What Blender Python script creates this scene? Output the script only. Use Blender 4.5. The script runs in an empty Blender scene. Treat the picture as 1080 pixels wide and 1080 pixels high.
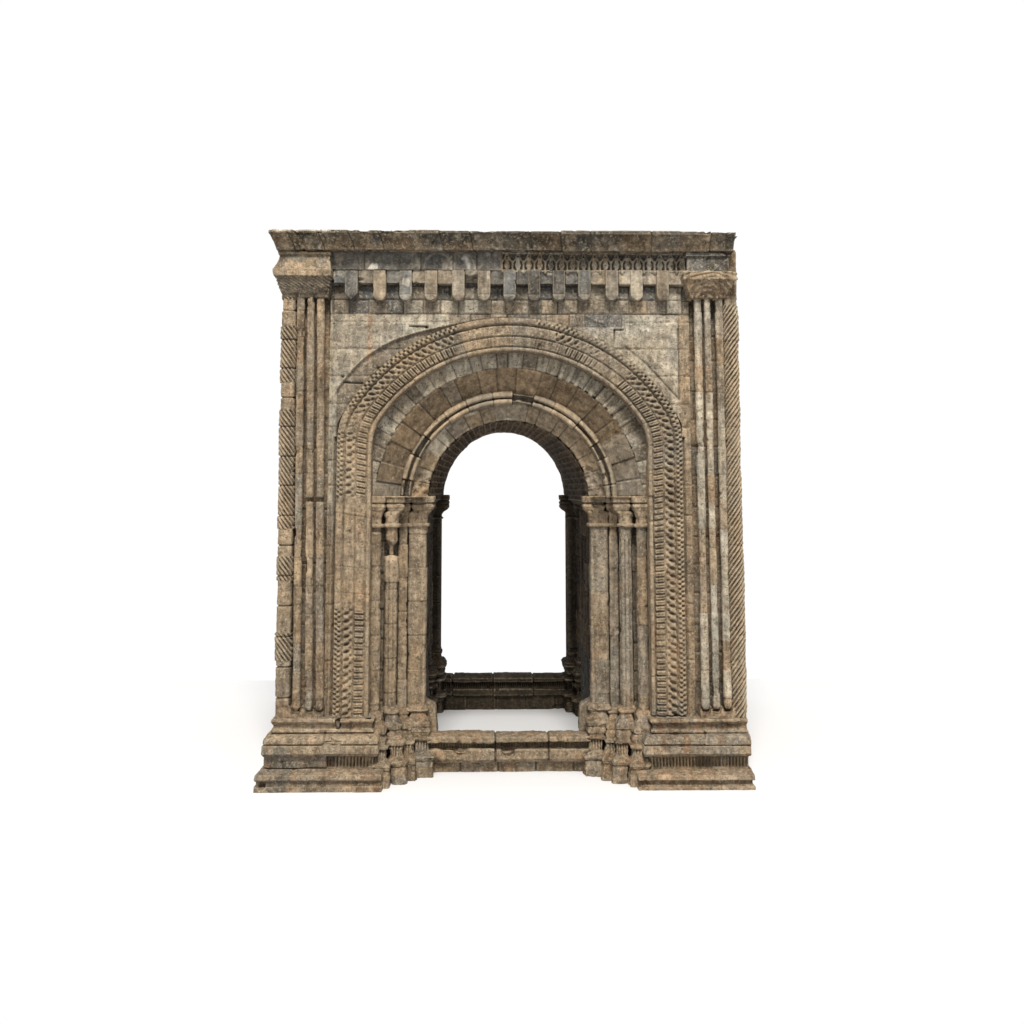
import bpy, math
import numpy as np
from mathutils import Matrix, Vector

scene = bpy.context.scene
COL = scene.collection
R = math.radians
PI = math.pi

# ------------------------------------------------------------------ camera model
F = 1000.0; PX = 535.0; PY = 425.5; W = 1080.0
PITCH = R(5.4); YAW = R(-1.1)
CAM = np.array([-0.215, -10.0, 2.93])
_M = np.array((Matrix.Rotation(YAW, 3, 'Z') @ Matrix.Rotation(PI/2 + PITCH, 3, 'X')))

def at(px, py, Y):
    """world X, Z of the point of plane Y seen at pixel (px, py) of the photograph"""
    d = _M @ np.array([(px-PX)/F, -(py-PY)/F, -1.0])
    t = (Y - CAM[1]) / d[1]
    return CAM[0] + d[0]*t, CAM[2] + d[2]*t
def zx(py, Y, px=537): return at(px, py, Y)[1]
def xx(px, Y, py=540): return at(px, py, Y)[0]

cam_d = bpy.data.cameras.new('camera'); cam = bpy.data.objects.new('camera', cam_d); COL.objects.link(cam)
cam.location = CAM; cam.rotation_euler = (PI/2 + PITCH, 0, YAW)
cam_d.sensor_width = 36; cam_d.lens = 36*F/W
cam_d.shift_x = (540-PX)/W; cam_d.shift_y = -(540-PY)/W
cam_d.clip_end = 500
scene.camera = cam

# ------------------------------------------------------------------ noise
def _hash(ix, iy, iz, seed):
    h = (ix.astype(np.uint32)*np.uint32(374761393) + iy.astype(np.uint32)*np.uint32(668265263)
         + iz.astype(np.uint32)*np.uint32(2147483647) + np.uint32((seed*1274126177) & 0xffffffff))
    h = (h ^ (h >> np.uint32(13))) * np.uint32(1274126177)
    h = (h ^ (h >> np.uint32(15))) * np.uint32(2246822519)
    h = h ^ (h >> np.uint32(16))
    return (h & np.uint32(0xffffff)).astype(np.float32) / float(0xffffff)
def h1(i, seed=0):
    i = np.asarray(i)
    z = np.zeros_like(i).astype(np.int64)
    return _hash(i.astype(np.int64), z+7, z+3, seed)
def h2(i, j, seed=0):
    i = np.asarray(i).astype(np.int64); j = np.asarray(j).astype(np.int64)
    return _hash(i, j, np.zeros_like(i)+5, seed)
def vnoise(P, seed=0):
    I = np.floor(P).astype(np.int64); f = (P - I).astype(np.float32); f = f*f*(3-2*f)
    x, y, z = I[..., 0], I[..., 1], I[..., 2]
    def c(a, b, d): return _hash(x+a, y+b, z+d, seed)
    fx, fy, fz = f[..., 0], f[..., 1], f[..., 2]
    a = c(0,0,0)*(1-fx)+c(1,0,0)*fx; b = c(0,1,0)*(1-fx)+c(1,1,0)*fx
    e = c(0,0,1)*(1-fx)+c(1,0,1)*fx; g = c(0,1,1)*(1-fx)+c(1,1,1)*fx
    return (a*(1-fy)+b*fy)*(1-fz) + (e*(1-fy)+g*fy)*fz
def fbm(P, scale, octs=4, seed=0, gain=.5):
    s = 0; a = 1; n = 0
    for k in range(octs):
        s = s + a*(vnoise(P*scale*(2.03**k)+17.3*k, seed+k)-.5); n += a; a *= gain
    return s/n*2
def sm(a, b, x):
    t = np.clip((x-a)/(b-a), 0, 1); return t*t*(3-2*t)

# ------------------------------------------------------------------ colours (linear base colours of the stone)
BEIGE = np.array([.305, .224, .142]); GREY = np.array([.222, .180, .130]); BROWN = np.array([.235, .165, .098])
DARK = np.array([.105, .092, .074]); PALE = np.array([.400, .345, .260]); SLATE = np.array([.128, .119, .104])
RUST = np.array([.255, .135, .068]); BLUE = np.array([.165, .170, .158]); DEEPBROWN = np.array([.082, .058, .037]); DEEPGREY = np.array([.060, .047, .034])  # very dark brown and grey for the passage, vault and rear reveal
DEEPGREY = np.array([.045, .042, .037]); LIME = np.array([.62, .58, .50])
def pick(r, pal):
    """palette entry per block id random number r; pal = [(weight, colour)]"""
    w = np.cumsum([p[0] for p in pal]); w = w/w[-1]
    out = np.zeros(r.shape+(3,), np.float32)
    idx = np.clip(np.searchsorted(w, r), 0, len(pal)-1)
    for k, p in enumerate(pal): out[idx == k] = p[1]
    return out

# ------------------------------------------------------------------ surface pieces
def resample(pts, step):
    pts = np.asarray(pts, float); out = []
    for a, b in zip(pts[:-1], pts[1:]):
        n = max(1, int(round(np.linalg.norm(b-a)/step)))
        for k in range(n): out.append(a+(b-a)*k/n)
    out.append(pts[-1]); return np.array(out)

def normals(P, closed_u=False):
    if closed_u:
        du = np.roll(P, -1, 0)-np.roll(P, 1, 0)
    else:
        du = np.gradient(P, axis=0)
    dv = np.gradient(P, axis=1)
    N = np.cross(du, dv); L = np.linalg.norm(N, axis=-1, keepdims=True); L[L < 1e-12] = 1
    return N/L

def piece(P, h=0, col=BEIGE, joint=0, closed=False, flip=False, rough=.006, mask=None, seed=0, tone=.22, rust=0., blue=0., lean=None):
    """displace a point grid along its normals; returns a piece for build()"""
    P = np.asarray(P, float)
    N = normals(P, closed)
    if flip: N = -N
    sh = P.shape[:2]
    r = rough*(fbm(P, 5, 3, 11+seed)*1.0 + fbm(P, 26, 3, 31+seed)*.75)
    pit = sm(.30, .62, fbm(P, 11, 3, 57+seed))*.010*(rough/.006)
    P2 = P + N*(h + r - pit)[..., None]
    c = np.ones(sh+(3,), np.float32)*np.asarray(col, np.float32)
    big = fbm(P, 1.3, 4, 77+seed)
    c = c*(1 + tone*big[..., None]*1.3)
    mid = fbm(P, 7, 4, 91+seed)
    c = c*(1 + tone*mid[..., None]*1.1)
    warm = fbm(P, 2.7, 3, 123+seed)[..., None]
    c = c*(1 + warm*np.array([.09, 0, -.12]))
    if np.any(rust > 0 if isinstance(rust, np.ndarray) else rust > 0):
        Q = P.copy(); Q[..., 2] *= .35
        m = sm(.10, .45, fbm(Q, 15, 4, 141+seed))*rust*.9
        c = c*(1-m[..., None]) + RUST*m[..., None]
    if np.any(blue > 0 if isinstance(blue, np.ndarray) else blue > 0):
        Q = P.copy(); Q[..., 2] *= .4
        m = sm(.12, .45, fbm(Q, 8, 4, 171+seed))*blue*.7
        c = c*(1-m[..., None]) + BLUE*m[..., None]
    Q = P*np.array([1, 1, .55]); st = sm(.16, .48, fbm(Q, 3.6, 4, 211+seed))
    c = c*(1-.42*st[..., None]*np.array([.92, 1, 1.06]))
    pl = sm(.30, .52, fbm(P, 9, 3, 231+seed))[..., None]; c = c*(1+.32*pl)
    j = np.zeros(sh, np.float32)+joint
    return dict(P=P2, c=np.clip(c, .01, .9), j=j, closed=closed, flip=flip, mask=mask)

def build(name, pieces, mat, parent=None):
    V = []; Fc = []; C = []; off = 0
    for p in pieces:
        P = p['P']; nu, nv = P.shape[:2]
        V.append(P.reshape(-1, 3)); C.append(np.concatenate([p['c'], p['j'][..., None]], -1).reshape(-1, 4))
        iu = np.arange(nu if p['closed'] else nu-1); iv = np.arange(nv-1)
        a, b = np.meshgrid(iu, iv, indexing='ij'); a2 = (a+1) % nu
        q = np.stack([a*nv+b, a2*nv+b, a2*nv+b+1, a*nv+b+1], -1)
        if p['flip']: q = q[..., ::-1]
        if p['mask'] is not None:
            m = p['mask']; keep = m[a, b] & m[a2, b] & m[a2, b+1] & m[a, b+1]; q = q[keep]
        Fc.append(q.reshape(-1, 4)+off); off += nu*nv
    V = np.concatenate(V); Fc = np.concatenate(Fc); C = np.concatenate(C)
    me = bpy.data.meshes.new(name)
    me.vertices.add(len(V)); me.vertices.foreach_set('co', V.astype(np.float32).ravel())
    me.loops.add(len(Fc)*4); me.loops.foreach_set('vertex_index', Fc.astype(np.int32).ravel())
    me.polygons.add(len(Fc)); me.polygons.foreach_set('loop_start', np.arange(0, len(Fc)*4, 4, dtype=np.int32))
    me.polygons.foreach_set('loop_total', np.full(len(Fc), 4, np.int32))
    me.polygons.foreach_set('use_smooth', np.ones(len(Fc), bool))
    me.update(calc_edges=True)
    at_ = me.color_attributes.new('tint', 'FLOAT_COLOR', 'POINT'); at_.data.foreach_set('color', C.astype(np.float32).ravel())
    me.validate()
    me.materials.append(mat)
    o = bpy.data.objects.new(name, me); COL.objects.link(o)
    if parent is not None: o.parent = parent
    return o

# masonry: blocks on (u, v); v = course direction
def masonry(u, v, hv, wu, seed=0, jw=.010, depth=.012, off=.006, jit=.25):
    vv = v + 0*u
    k = np.floor(vv/hv + 1e-6)
    # jittered course edges
    e0 = k*hv + (h1(k, seed)-.5)*hv*jit; e1 = (k+1)*hv + (h1(k+1, seed)-.5)*hv*jit
    k = np.where(vv < e0, k-1, np.where(vv >= e1, k+1, k))
    e0 = k*hv + (h1(k, seed)-.5)*hv*jit; e1 = (k+1)*hv + (h1(k+1, seed)-.5)*hv*jit
    w = wu*(.75+.5*h1(k, seed+1)); uo = u/w + h1(k, seed+2)*7
    m = np.floor(uo)
    f0 = m + (h2(k, m, seed+3)-.5)*.35; f1 = m+1+(h2(k, m+1, seed+3)-.5)*.35
    m = np.where(uo < f0, m-1, np.where(uo >= f1, m+1, m))
    f0 = m + (h2(k, m, seed+3)-.5)*.35; f1 = m+1+(h2(k, m+1, seed+3)-.5)*.35
    dv = np.minimum(vv-e0, e1-vv); du = np.minimum(uo-f0, f1-uo)*w
    d = np.minimum(dv, du)
    r = h2(k, m, seed+9); r2 = h2(k, m, seed+10)
    wob = .55+.9*h2(k, m, seed+12)
    J = 1-sm(jw*.35, jw*1.1, d)
    h = -depth*J*wob + (r2-.5)*2*off - .004*(1-sm(0, jw*3, d))
    return h, J*(.35+.65*h2(k+3, m, seed+14)), r, (k, m)

def lathe(cx, cy, prof, n=28, a0=0, a1=2*PI, step=.012, sq=None):
    """prof [(r, z)] ; sq: list of exponent per profile point (2 round .. 8 square) -> superellipse"""
    pr = np.asarray(prof, float)
    if sq is None: sq = np.full(len(pr), 2.0)
    pr = np.column_stack([pr, sq]); full = a1-a0 > 6.28
    out = []
    for a, b in zip(pr[:-1], pr[1:]):
        m = max(1, int(round(np.linalg.norm((b-a)[:2])/step)))
        for k in range(m): out.append(a+(b-a)*k/m)
    out.append(pr[-1]); pr = np.array(out)
    th = np.linspace(a0, a1, n, endpoint=not full)
    T, Rr = np.meshgrid(th, pr[:, 0], indexing='ij'); _, Z = np.meshgrid(th, pr[:, 1], indexing='ij'); _, E = np.meshgrid(th, pr[:, 2], indexing='ij')
    c, s = np.cos(T), np.sin(T)
    k = (np.abs(c)**E+np.abs(s)**E)**(-1/E)
    P = np.stack([cx+Rr*k*c, cy+Rr*k*s, Z], -1)
    return P, T, Z

def rect_sweep(prof, xl, xr, fl, fr, y0, ybl, ybr, step=.012, ffront=1.0):
    """horizontal mouldings round left side, front and right side of a block.
    prof [(o, z)], xl/xr faces at o=0, fl/fr how much of o is taken on each side, y0 front face, ybl/ybr where the sides end"""
    pr = resample(prof, step*.8)
    o, z = pr[:, 0], pr[:, 1]
    nl = max(3, int((ybl-y0)/.03)); nf = max(4, int((xr-xl)/step)); nr = max(3, int((ybr-y0)/.03))
    cols = []; U = []
    yf = y0-o*ffront
    for t in np.linspace(0, 1, nl)[:-1]:
        cols.append(np.stack([xl-fl*o, ybl+(yf-ybl)*t, z], -1)); U.append(-(1-t)*(ybl-y0))
    for t in np.linspace(0, 1, nf)[:-1]:
        X0 = xl-fl*o; X1 = xr+fr*o
        cols.append(np.stack([X0+(X1-X0)*t, yf, z], -1)); U.append(t*(xr-xl))
    for t in np.linspace(0, 1, nr):
        cols.append(np.stack([xr+fr*o, yf+(ybr-yf)*t, z], -1)); U.append((xr-xl)+t*(ybr-y0))
    P = np.array(cols); U = np.array(U)[:, None]+0*P[..., 2]
    O = o[None, :]+0*U
    return P, U, P[..., 2], O

def plane_xz(x0, x1, z0, z1, Y, step=.012):
    nx = max(2, int(abs(x1-x0)/step)); nz = max(2, int(abs(z1-z0)/step))
    X, Z = np.meshgrid(np.linspace(x0, x1, nx), np.linspace(z0, z1, nz), indexing='ij')
    return np.stack([X, Y+0*X, Z], -1), X, Z

def boxpiece(x0, x1, y0, y1, z0, z1, step=.02, n_edge=.008, **kw):
    """a closed worn stone block: front/side faces as one wrap plus top and bottom caps"""
    e = n_edge
    loop = resample([(x0, y1), (x0, y0+e), (x0+e, y0), (x1-e, y0), (x1, y0+e), (x1, y1), (x0, y1)], step)[:-1]
    zz = np.array(sorted(set([z0, z0+e] + list(np.linspace(z0+e, z1-e, max(2, int((z1-z0)/step)))) + [z1-e, z1])))
    A, Zg = np.meshgrid(np.arange(len(loop)), zz, indexing='ij')
    inset = np.where((Zg <= z0) | (Zg >= z1), e, 0)
    cx, cy = (x0+x1)/2, (y0+y1)/2
    XY = loop[A]
    X = XY[..., 0]-np.sign(XY[..., 0]-cx)*inset; Y = XY[..., 1]-np.sign(XY[..., 1]-cy)*inset
    P = np.stack([X, Y, Zg], -1)
    ps = [piece(P, closed=True, **kw)]
    kw2 = {k: v for k, v in kw.items() if k not in ('h', 'joint')}
    for z, fl in ((z0, True), (z1, False)):
        nx = max(2, int((x1-x0)/step)); ny = max(2, int((y1-y0)/step))
        X, Y = np.meshgrid(np.linspace(x0+e, x1-e, nx), np.linspace(y0+e, y1-e, ny), indexing='ij')
        ps.append(piece(np.stack([X, Y, z+0*X], -1), flip=fl, **kw2))
    return ps

# ------------------------------------------------------------------ materials
def stone_material(name, speck=.5, bump=.5, gain=1.0, streak=.3):
    m = bpy.data.materials.new(name); m.use_nodes = True
    nt = m.node_tree; N = nt.nodes; L = nt.links
    b = N['Principled BSDF']; b.inputs['Roughness'].default_value = .92
    b.inputs['Specular IOR Level'].default_value = .18
    tc = N.new('ShaderNodeTexCoord'); OB = tc.outputs['Object']
    at_ = N.new('ShaderNodeAttribute'); at_.attribute_name = 'tint'
    def noise(scale, det=4, rough=.6, vec=None, dist=0):
        n = N.new('ShaderNodeTexNoise'); n.inputs['Scale'].default_value = scale; n.inputs['Detail'].default_value = det
        n.inputs['Roughness'].default_value = rough; n.inputs['Distortion'].default_value = dist
        L.new(vec or OB, n.inputs['Vector']); return n.outputs['Fac']
    def ramp(x, a, b_, ca, cb):
        r = N.new('ShaderNodeMapRange'); r.inputs['From Min'].default_value = a; r.inputs['From Max'].default_value = b_
        r.inputs['To Min'].default_value = ca; r.inputs['To Max'].default_value = cb; L.new(x, r.inputs['Value']); return r.outputs['Result']
    def mul(a, v):
        n = N.new('ShaderNodeVectorMath'); n.operation = 'SCALE'; L.new(a, n.inputs[0])
        if isinstance(v, float): n.inputs['Scale'].default_value = v
        else: L.new(v, n.inputs['Scale'])
        return n.outputs[0]
    def mix(f, a, col):
        n = N.new('ShaderNodeMix'); n.data_type = 'RGBA'; L.new(f, n.inputs[0]); L.new(a, n.inputs[6])
        if isinstance(col, tuple): n.inputs[7].default_value = col
        else: L.new(col, n.inputs[7])
        return n.outputs[2]
    c = mul(at_.outputs['Color'], gain)
    c = mul(c, ramp(noise(14, 6, .7), .32, .68, .5, 1.45))
    mp = N.new('ShaderNodeMapping'); mp.inputs['Scale'].default_value = (1, 1, .12); L.new(OB, mp.inputs['Vector'])
    c = mul(c, ramp(noise(22, 4, .6, mp.outputs[0]), .35, .65, 1-streak, 1+streak*.7))
    # pale lichen and dark pitting, each with shapes of its own
    f1 = ramp(noise(34, 5, .78, dist=.4), .54, .60, 0, speck)
    c = mix(f1, c, (.47, .40, .29, 1))
    f2 = ramp(noise(42, 5, .75, dist=.6), .55, .61, 0, min(1, speck*1.6))
    c = mix(f2, c, (.060, .050, .038, 1))
    # worn arrises: the weathered skin is rubbed off there
    g = N.new('ShaderNodeNewGeometry')
    f3 = ramp(g.outputs['Pointiness'], .515, .60, 0, .55)
    c = mix(f3, c, (.44, .36, .25, 1))
    # dark joints; groove bottoms and coffer hollows are darkened here too
    f4 = ramp(at_.outputs['Alpha'], .15, 1, 0, .75)
    c = mix(f4, c, (.045, .036, .027, 1))
    L.new(c, b.inputs['Base Color'])
    bp = N.new('ShaderNodeBump'); bp.inputs['Strength'].default_value = min(1, bump*1.3); bp.inputs['Distance'].default_value = .012
    ad = N.new('ShaderNodeMath'); ad.operation = 'ADD'
    L.new(noise(45, 6, .75), ad.inputs[0]); L.new(ramp(noise(90, 3, .6), .3, .7, 0, .5), ad.inputs[1])
    L.new(ad.outputs[0], bp.inputs['Height']); L.new(bp.outputs[0], b.inputs['Normal'])
    return m
STONE = stone_material('weathered_stone', .50, .7, gain=.90)
SMOOTH = stone_material('dressed_stone', .22, .4, gain=.84, streak=.25)
SOFT = stone_material('vault_stone', .10, .6, gain=.85, streak=.2)

gm = bpy.data.materials.new('white_ground'); gm.use_nodes = True
gb = gm.node_tree.nodes['Principled BSDF']; gb.inputs['Base Color'].default_value = (.59, .59, .595, 1); gb.inputs['Roughness'].default_value = .9
gb.inputs['Specular IOR Level'].default_value = .1

# ------------------------------------------------------------------ root
arch = bpy.data.objects.new('stone_archway', None); COL.objects.link(arch)
arch['label'] = 'weathered brown stone archway with carved round arch bands and corner columns on white ground'
arch['category'] = 'archway'

YB = 3.95                      # back face of the building
XL = xx(292, 0.10, 740); XR = xx(786, 0.10, 740)   # outer side faces
ZTOP = zx(243, -.24)
Z_SH0 = zx(757, -.02, 320)     # top of plinth / foot of shafts
Z_CAP0 = zx(313, 0, 320)       # foot of the pillar capitals
Z_IMP = zx(523.5, .10)         # top of the imposts
CZ = zx(528, .3)               # centre of the inner rings
print('half widths', XL, XR, 'ztop', ZTOP, 'imp', Z_IMP, 'cz', CZ, 'sh0', Z_SH0)

def maskpx(Zv, lo, hi, Y=0, px=320):
    """1 where height lies between two photo rows"""
    a, b = zx(hi, Y, px), zx(lo, Y, px)
    return ((Zv >= a) & (Zv < b)).astype(float)

# rust and blue staining is strongest low on the right hand side
def stainx(P):
    x = P[..., 0]; z = P[..., 2]
    low = 1-sm(1.2, 3.6, z)
    return (.30+.70*sm(.3, 2.0, x))*(.25+.75*low)

# ------------------------------------------------------------------ plinths
def plinth_profile(px):
    rows = [(757, .00), (757.6, .05), (759, .085), (761.5, .09), (763.5, .06), (764.5, .035), (768, .04), (770, .075), (772.5, .085), (773.6, .06),
            (774.6, .13), (777, .17), (781, .205), (785, .21), (786.2, .185), (787.2, .22), (795.5, .225), (797.5, .20), (799, .125),
            (810.5, .115), (812, .20), (815, .26), (818, .315), (822, .33), (823.6, .325), (824.6, .295), (829, .30), (830, .33)]
    pr = [(o, zx(y, -o, px)) for y, o in rows]
    pr.append((.335, -.01))
    return pr[::-1]
def make_plinth(left):
    px = 330 if left else 735
    prof = plinth_profile(px)
    if left: xl, xr, fl, fr = xx(291, -.02, 755), xx(391, -.02, 755), .42, .45
    else: xl, xr, fl, fr = xx(691.5, -.02, 755), xx(787, -.02, 755), .70, -.02
    P, U, Z, O = rect_sweep(prof, xl, xr, fl, fr, 0, (YB if left else .7), (.7 if left else YB), step=.010)
    # courses: torus, band, dentil course, foot
    zz = [zx(y, -.2, px) for y in (764, 774, 786.5, 797, 812, 823.5)]
    row = np.zeros_like(Z)
    for z in zz: row += (Z > z)
    wu = .42+.22*h1(row, 5+left); uo = U/wu+h1(row, 8+left)*3; m = np.floor(uo); d = np.minimum(uo-m, m+1-uo)*wu
    J = (1-sm(.004, .012, d))*(h2(row, m, 77) > .3); h = -.014*J*h2(row, m, 3) + (h2(row, m, 31+left)-.5)*.008
    # dentils, broken off in places
    dm = sm(zz[4]-.005, zz[4]+.01, Z)*(1-sm(zz[3]-.03, zz[3]-.01, Z))
    keep = (fbm(np.stack([U, 0*U+left, 0*U], -1), 1.8, 2, 4+left) > (-.1 if left else -.35)).astype(float)
    if left: keep = (U > .53).astype(float)
    dent = np.where((U*100/3.1) % 1 < .45, -.040, .0)
    h = h + dm*keep*dent + dm*(1-keep)*.05*(.6+.5*fbm(P, 6, 3, 9))
    # bites out of the arrises
    h = h - .05*sm(.38, .6, fbm(P, 4.2, 3, 21+left))*(1-sm(.33, .5, np.abs(O-.2)*0))
    if not left:   # long sunk strip in the foot block
        s = sm(zx(829.5, -.33, px), zx(828, -.33, px), Z)*(1-sm(zx(824.5, -.33, px), zx(823.5, -.33, px), Z))
        h = h - .02*s
    else:          # round hole in the foot block and the gap in the torus
        hx, hz = at(275, 830, -.33)
        dd = np.hypot(P[..., 0]-hx, P[..., 2]-hz); h = h - .05*(1-sm(.02, .04, dd))
        gx = xx(356, -.08, 760); h = h - .09*(1-sm(.012, .028, np.abs(P[..., 0]-gx)))*sm(zz[0]-.09, zz[0]-.03, Z)*(P[..., 1] < .3)
    col = pick(h2(row, m, 44+left), [(3, BEIGE), (2, BEIGE*.85), (2, GREY), (1, BEIGE*1.15)])
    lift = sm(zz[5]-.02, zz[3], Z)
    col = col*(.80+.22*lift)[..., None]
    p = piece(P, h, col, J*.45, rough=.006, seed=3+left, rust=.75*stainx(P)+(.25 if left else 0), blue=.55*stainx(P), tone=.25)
    # flat top
    zt = prof[-1][1]
    X, Y = np.meshgrid(np.linspace(xl, xr, 60), np.linspace(0, .7, 30), indexing='ij')
    t = piece(np.stack([X, Y, zt+0*X], -1), col=GREY)
    return [p, t]

# ------------------------------------------------------------------ corner pillars
SPIRAL_PLAIN_L = [(315, 344), (403, 432), (558, 587), (613, 668), (697, 757)]
def twist_column(px_top, px_bot, left, cy=.075):
    xt, xb = xx(px_top, cy, 315), xx(px_bot, cy, 750)
    z0, z1 = Z_SH0-.02, Z_CAP0+.03
    r0 = .076 if left else .073
    P, T, Z = lathe(0, cy, [(r0, z0), (r0, z1)], n=56, step=.0085)
    P[..., 0] += xb+(xt-xb)*(Z-z0)/(z1-z0)
    plain = np.zeros_like(Z)
    if left:
        for a, b in SPIRAL_PLAIN_L: plain = np.maximum(plain, maskpx(Z, a, b, 0, 305))
    else:
        plain = maskpx(Z, 300, 322, 0, 770)
    sgn = 1 if left else -1
    ph = (sgn*T*.105/1.0 + Z)/.062
    rope = (np.abs(np.sin(ph*PI))**.8-.6)*.048
    if not left: rope *= .9+.5*fbm(P, 4, 2, 8)
    sect = np.floor(Z/.31+.3); zf = (Z/.31+.3)-sect; d = np.minimum(zf, 1-zf)*.31
    J = 1-sm(.004, .012, d)
    h = rope*(1-plain) + (h1(sect, 2)-.5)*(.010 if left else .008) - .016*J*(1 if left else .3)
    # plain drums are squared
    E = 6.0; c, s = np.cos(T), np.sin(T); k = (np.abs(c)**E+np.abs(s)**E)**(-1/E)
    h = h+plain*(k-1)*r0*.55
    J = J*(.8 if left else .25); col = pick(h1(sect, 6), [(2, BEIGE), (1, BEIGE*.85+GREY*.1), (1, BEIGE*.9)])
    gro = sm(.15, .5, np.abs(np.sin(ph*PI)))
    J = np.maximum(J, .5*(1-gro)*(1-plain))  # groove bottoms of the twist darkened through the joint channel
    return piece(P, h, col, J, closed=True, seed=12+left, rust=(.35 if left else .5), blue=.3, rough=.007)

def fluted_shaft(pt, pb, wt, left, seed, brk=None, cy=.045):
    xt, xb = xx(pt, cy-.03, 315), xx(pb, cy-.03, 750)
    z0, z1 = zx(750, 0, 320), Z_CAP0+.03
    P, T, Z = lathe(0, cy, [(.004, z0-.01), (wt*.7, z0), (wt, z0+.03), (wt, z1)], n=30, step=.010, sq=[2.6]*4)
    P[..., 0] += xb+(xt-xb)*(Z-z0)/(z1-z0)
    sect = np.floor(Z/.29+seed*.13*0+.2); zf = (Z/.29+.2)-sect; d = np.minimum(zf, 1-zf)*.29
    J = 1-sm(.003, .010, d)
    J = J*(h1(sect, seed+50)*.6); h = (h1(sect, seed)-.5)*.006-.008*J + 0*Z
    h = h - .014*sm(.28, .52, fbm(P, 8, 3, seed+9)) - .004*(np.abs(np.sin(2*T+.8)) < .25)*(Z < 2.9)
    if brk:
        zb = zx(brk, 0, 330); h = h-.045*(1-sm(.012, .03, np.abs(Z-zb+.01))); 
    if left and brk is not None:   # lower half squarer and rougher
        low = (Z < zx(525, 0, 330)).astype(float)
        h = h+low*.004*fbm(P, 14, 2, seed)
    if left: col = pick(h1(sect, 60+seed), [(2, BEIGE*.92), (1, GREY), (1, BEIGE*.8)])
    else: col = pick(h1(sect, 60+seed), [(2, PALE), (2, PALE*.88), (1, BEIGE)])
    Zt = sm(zx(520, 0), zx(600, 0), Z)
    return piece(P, h, col, J, closed=True, seed=seed, rust=(.30 if left else .35), blue=.35*stainx(P)+.1, rough=.0045)

def pillar_capital(left):
    # (row, projection)
    rows = [(315, -.02), (313, .01), (311, .015), (309, .03), (300, .08), (291, .115), (290.3, .15), (283.5, .16), (282.5, .14), (276, .09), (269, .055), (268, .085), (265.5, .09), (264.5, .03), (262, .03)]
    if not left:
        rows = [(316, -.02), (314, .03), (311, .035), (308, .055), (301, .10), (294.5, .13), (293.5, .15), (286.5, .155), (285.5, .08), (271, .07), (270, .10), (266.5, .10), (265.5, .04), (262, .04)]
    px = 320 if left else 748
    prof = [(o, zx(y, -o, px)) for y, o in rows]
    if left: xl, xr, fl, fr = xx(299, -.02, 300), xx(346, -.02, 300), .55, .30
    else: xl, xr, fl, fr = xx(729.5, -.02, 300), xx(762, -.02, 300), .70, .80
    P, U, Z, O = rect_sweep(prof, xl, xr, fl, fr, 0, .3, .3, step=.008)
    h = 0*Z
    zb0, zb1 = prof[4][1]-.09, prof[5][1]
    if left:
        band = sm(prof[3][1], prof[4][1], Z)*(1-sm(zb1-.01, zb1+.01, Z))
        h = h + band*.006*np.sin((U*1.0+Z*1.3)*2*PI/.045) + band*.006*fbm(P, 30, 3, 3)
        col = BEIGE*.95+0*Z[..., None]
        up = sm(prof[7][1], prof[7][1]+.02, Z)[..., None]
        dirt = sm(-.1, .3, fbm(P, 7, 3, 5))[..., None]
        col = col*(1-up) + up*(GREY*.8*(1-dirt)+BROWN*1.25*dirt)
        low = (1-sm(zb1-.02, zb1, Z))[..., None]
        col = col*(1-low)+low*GREY*.75
    else:
        band = (1-sm(prof[7][1]+.0, prof[7][1]+.01, Z))
        # foliage carving: curling stems between a rim and a foot fillet
        uu = (U-.16)/.20; zz = (Z-zb1)/.20
        w1 = fbm(P, 6, 2, 5)
        stem = np.abs(np.sin((np.hypot(uu*1.1, zz+1.05)*4.6+w1*.5)*PI)); leaf = np.abs(np.sin((uu*3.0+zz*1.2*np.sign(uu)+w1)*PI))
        rim = np.exp(-((Z-zb1)/.010)**2)
        h = h + band*(.014*(stem**1.5-.5)+.010*(leaf**2-.5)+.008*fbm(P, 26, 2, 8)+.012*rim)
        col = pick(h1(np.floor(Z*9), 3), [(1, BEIGE*1.05), (1, BEIGE)])
        up = (1-band)[..., None]*1.0
        col = col*(1-up)+up*SLATE
        br = sm(-.1, .25, fbm(P, 5, 3, 8))*(U > .2)*(1-band)      # broken upper right corner
        h = h - .03*br + .03*br*fbm(P, 18, 3, 4)
        col = col*(1-br[..., None]*.8)+PALE*br[..., None]*.8
    return piece(P, h, col, 0, seed=41+left, rough=.008, tone=.3)

def make_pillar(left):
    Yb = .155
    if left: xa, xb2 = XL, xx(350, .08, 500)
    else: xa, xb2 = xx(727, .08, 500), XR
    if left: xt0, xt1 = xx(299, .1, 320), xx(350, .1, 320)
    P, X, Z = plane_xz(xa, xb2, Z_SH0-.03, zx(262, 0), Yb)
    h, J, r, _ = masonry(X, Z, .31, .8, seed=70+left)
    pcs = [piece(P, h, pick(r, [(2, BEIGE*.75), (1, GREY*.7), (1, BROWN*.8)]), J, seed=5+left, rust=.6, blue=.3)]
    # thin fillet strip in the quirk beside the archivolt
    return pcs, (xa, xb2)

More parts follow.
